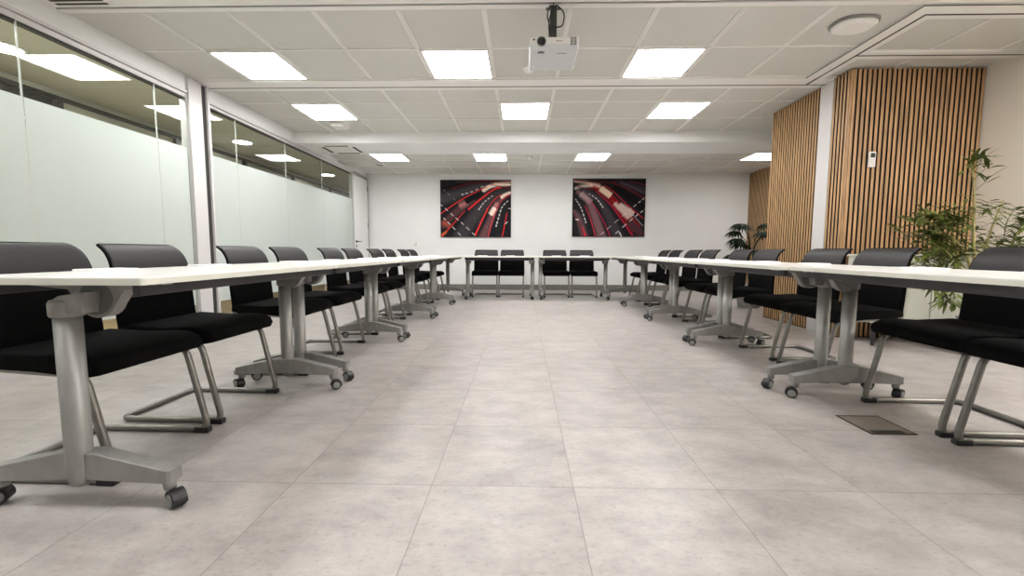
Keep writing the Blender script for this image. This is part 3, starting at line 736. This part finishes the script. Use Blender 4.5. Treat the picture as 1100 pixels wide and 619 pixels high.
for i in range(3): add_box(bm, .007, .010, -.2, .2, -.022+i*.014, -.016+i*.014)
obj('vent_slots', bm, M['skirt'], t)
t = thing('ceiling_speaker', 'small pale square fitting on the far ceiling beside the far left light', 'ceiling fitting', (-2.66, 8.02, FC), 0)
bm = BM(); add_box(bm, -.09, .09, -.09, .09, -.012, .008, bevel=.004); obj('frame', bm, M['bar'], t)
bm = BM(); add_box(bm, -.06, .06, -.06, .06, -.015, -.011); obj('grille', bm, M['skirt'], t)
t = thing('smoke_detector', 'tiny white detector on the far ceiling between the middle far lights', 'detector', (.12, 7.45, FC), 0)
bm = BM(); add_lathe(bm, [(.05, .008), (.05, -.02), (.04, -.03)], 20); obj('detector_base', bm, M['white_plastic'], t)
bm = BM(); add_lathe(bm, [(.03, -.028), (.025, -.045)], 20); obj('sensing_head', bm, M['white_plastic'], t)
t = thing('remote_holder', 'small white climate remote with dark display on the oak slats', 'remote control', (3.21, 4.090, 1.665), 0)
bm = BM(); add_box(bm, -.03, .03, -.022, 0, -.07, .07, bevel=.006); obj('casing', bm, M['white_plastic'], t)
bm = BM(); add_box(bm, -.02, .02, -.0235, -.02, .015, .055); obj('display', bm, M['screen'], t)
bm = BM()
for i in range(3):
    for j in range(2): add_box(bm, -.017+j*.02, -.003+j*.02, -.0235, -.02, -.05+i*.02, -.04+i*.02)
obj('buttons', bm, M['tile'], t)
t = thing('wall_socket', 'small white switch plate on the far wall left of the pictures', 'switch', (-2.25, YF, .955), 0)
bm = BM(); add_box(bm, -.05, .05, -.010, 0, -.05, .05, bevel=.003); obj('plate', bm, M['white_plastic'], t)
bm = BM(); add_box(bm, -.03, .03, -.014, -.009, -.03, .03, bevel=.002); obj('rocker', bm, M['tile'], t)
t = thing('glass_sign', 'small square outlined sticker on the frosted glass beside the door', 'sign', (XL, 7.80, 1.60), 0)
bm = BM()
for a in ((-.07, .07, -.08, -.074), (-.07, .07, .074, .08), (-.07, -.064, -.074, .074), (.064, .07, -.074, .074)): add_box(bm, .0005, .002, a[0], a[1], a[2], a[3])
obj('outline', bm, M['tile'], t)
t = thing('floor_box', 'square access lid with dark frame let into the floor at the right', 'floor box', (1.667, 1.987, 0), 0)
bm = BM()
for a in ((-.102, .102, -.110, -.101), (-.102, .102, .101, .110), (-.102, -.094, -.101, .101), (.094, .102, -.101, .101)): add_box(bm, *a, 0, .003)
obj('lid_frame', bm, M['brown_frame'], t)
bm = BM(); add_box(bm, -.094, .094, -.101, .101, 0, .0022); obj('lid', bm, M['floor_lid'], t)
bm = BM(); add_box(bm, -.080, .060, -.098, -.068, .002, .0034, bevel=.001); obj('cable_flap', bm, M['black'], t)

# ------------------------------------------------------------------ sideboard and plants
t = thing('sideboard', 'pale low sideboard standing before the oak slats at the right', 'cabinet', (3.50, 3.86, 0), 0)
bm = BM(); add_box(bm, -.46, .46, -.14, .19, .20, .775, bevel=.004); obj('carcass', bm, M['side'], t)
bm = BM(); add_box(bm, -.47, .47, -.16, .20, .775, .797, bevel=.004); obj('top', bm, M['side'], t)
for x in (-.23, .23):
    bm = BM(); add_box(bm, x-.226, x+.226, -.156, -.14, .205, .77, bevel=.003); d = obj('door', bm, M['side'], t)
    bm = BM(); add_tube(bm, [(x-math.copysign(.19, x), -.172, .55), (x-math.copysign(.19, x), -.172, .67)], .005, 8); obj('handle', bm, M['chrome'], d)
for x in (-.43, .43):
    for y in (-.11, .16):
        bm = BM(); add_tube(bm, [(x, y, 0), (x, y, .2)], [.014, .02], 10); obj('leg', bm, M['dark_metal'], t)

def leaf(bm, base, d, ln, wd, droop=.25):
    d = d.normalized(); side = d.cross(Vector((0, 0, 1)))
    if side.length < .1: side = Vector((1, 0, 0))
    side.normalize(); side = (side+Vector((0, 0, random.uniform(-.5, .5)))).normalized()
    up = side.cross(d); L_, R_, Md = [], [], []
    for s, ww in ((0, .12), (.25, .8), (.5, 1), (.75, .65), (1, .02)):
        p = base+d*ln*s-Vector((0, 0, droop*ln*s*s))
        L_.append(bm.verts.new(p+side*wd*ww/2+up*wd*.12*ww)); R_.append(bm.verts.new(p-side*wd*ww/2+up*wd*.12*ww)); Md.append(bm.verts.new(p))
    for i in range(4):
        for a, b in ((L_, Md), (Md, R_)):
            f = bm.faces.new((a[i], b[i], b[i+1], a[i+1])); f.smooth = True
def planter(t, r_=.17, h_=.36):
    bm = BM(); add_lathe(bm, [(r_*.72, 0), (r_*.78, .02), (r_, h_-.02), (r_*1.03, h_), (r_*.92, h_), (r_*.9, h_-.04)], 28); p = obj('pot', bm, M['pot'], t)
    bm = BM(); add_lathe(bm, [(r_*.88, h_-.06), (r_*.9, h_-.035)], 28); obj('soil', bm, M['soil'], p)
bx, by = 3.62, 3.40
t = thing('bamboo_plant', 'tall leafy bamboo in a pot before the slat corner at the right edge', 'plant', (bx, by, 0), 0)
planter(t, .145, .30)
random.seed(11)
canes = [[(-.05, .03, .25), (-.22, 0, .72), (-.36, -.03, 1.12)], [(-.02, -.02, .25), (-.12, 0, .8), (-.13, .02, 1.25), (-.16, .03, 1.50)],
         [(.03, .04, .25), (.02, .05, .9), (.12, .05, 1.22)], [(-.04, -.05, .25), (-.20, -.02, .85), (-.40, 0, 1.0)], [(.05, -.02, .25), (.10, -.02, .8), (.24, -.02, 1.1)], [(-.06, -.05, .25), (-.28, -.08, .7), (-.42, -.1, .82)]]
fol = BM()
for cpts in canes:
    pp = fillet(cpts, .2, 5); bm = BM(); add_tube(bm, pp, [.012-.007*i/(len(pp)-1) for i in range(len(pp))], 8); obj('cane', bm, M['cane'], t)
def cluster(x, y, z, n_, ln=.13, out=None):
    base = Vector((x-bx, y-by, z))
    for i in range(n_):
        a = random.uniform(0, 2*PI); d = Vector((math.cos(a), math.sin(a)*.8, random.uniform(-.25, .75)))
        if out: d += Vector(out)
        leaf(fol, base+Vector((random.uniform(-.02, .02), random.uniform(-.02, .02), random.uniform(-.02, .02))), d, ln*random.uniform(.7, 1.25), .024*random.uniform(.8, 1.25), random.uniform(.05, .5))
def twig(a, b):
    add_tube(fol, [Vector(a)-Vector((bx, by, 0)), Vector(b)-Vector((bx, by, 0))], .0022, 5)
for i in range(80):            # dense left mass
    x = random.gauss(3.20, .085); z = random.uniform(.72, 1.15); y = by+random.uniform(-.2, .14)
    twig((x, y, z), (bx-.33, by, max(.6, z-.08))); cluster(x, y, z, 6, .11)
for i in range(34):            # looser right mass
    x = random.uniform(3.44, 3.95); z = random.uniform(.85, 1.26)-.25*max(0, x-3.6); y = by+random.uniform(-.15, .2)
    twig((x, y, z), (bx+.1, by, z-.12)); cluster(x, y, z, 6, .13)
for x, z in ((3.50, 1.52), (3.43, 1.50), (3.54, 1.46), (3.46, 1.55), (3.55, 1.36), (3.41, 1.44)):
    twig((x, by, z), (bx-.14, by+.02, z-.08)); cluster(x, by, z, 6, .14, (.15 if x > 3.48 else -.2, 0, .3))
for i in range(16):            # low hanging sprays
    x = random.uniform(3.14, 3.34); z = random.uniform(.42, .74); twig((x, by-.08, z), (bx-.25, by, z+.15)); cluster(x, by-.08, z, 5, .11, (-.2, 0, -.6))
obj('foliage', fol, M['leaf'], t)

px, py = 3.36, 6.35
t = thing('fan_palm', 'dark potted palm standing beyond the oak slats by the far wall', 'plant', (px, py, 0), 0)
planter(t, .19, .34)
fol = BM(); bm = BM()
random.seed(5)
for i in range(13):
    a = random.uniform(0, 2*PI) if i > 2 else PI+(i-1)*.5; rad = random.uniform(.08, .27); z1 = random.uniform(.78, 1.24)
    e = Vector((math.cos(a)*rad, math.sin(a)*rad, z1))
    add_tube(bm, fillet([(0, 0, .3), (e.x*.25, e.y*.25, z1*.85), tuple(e)], .3, 4), .006, 6)
    for k in range(17):
        b_ = a+(k-8)*.24; leaf(fol, e, Vector((math.cos(b_), math.sin(b_), .15-.02*abs(k-8))), .20*random.uniform(.85, 1.1), .036, .6)
obj('stems', bm, M['leaf_dark'], t); obj('foliage', fol, M['leaf_dark'], t)
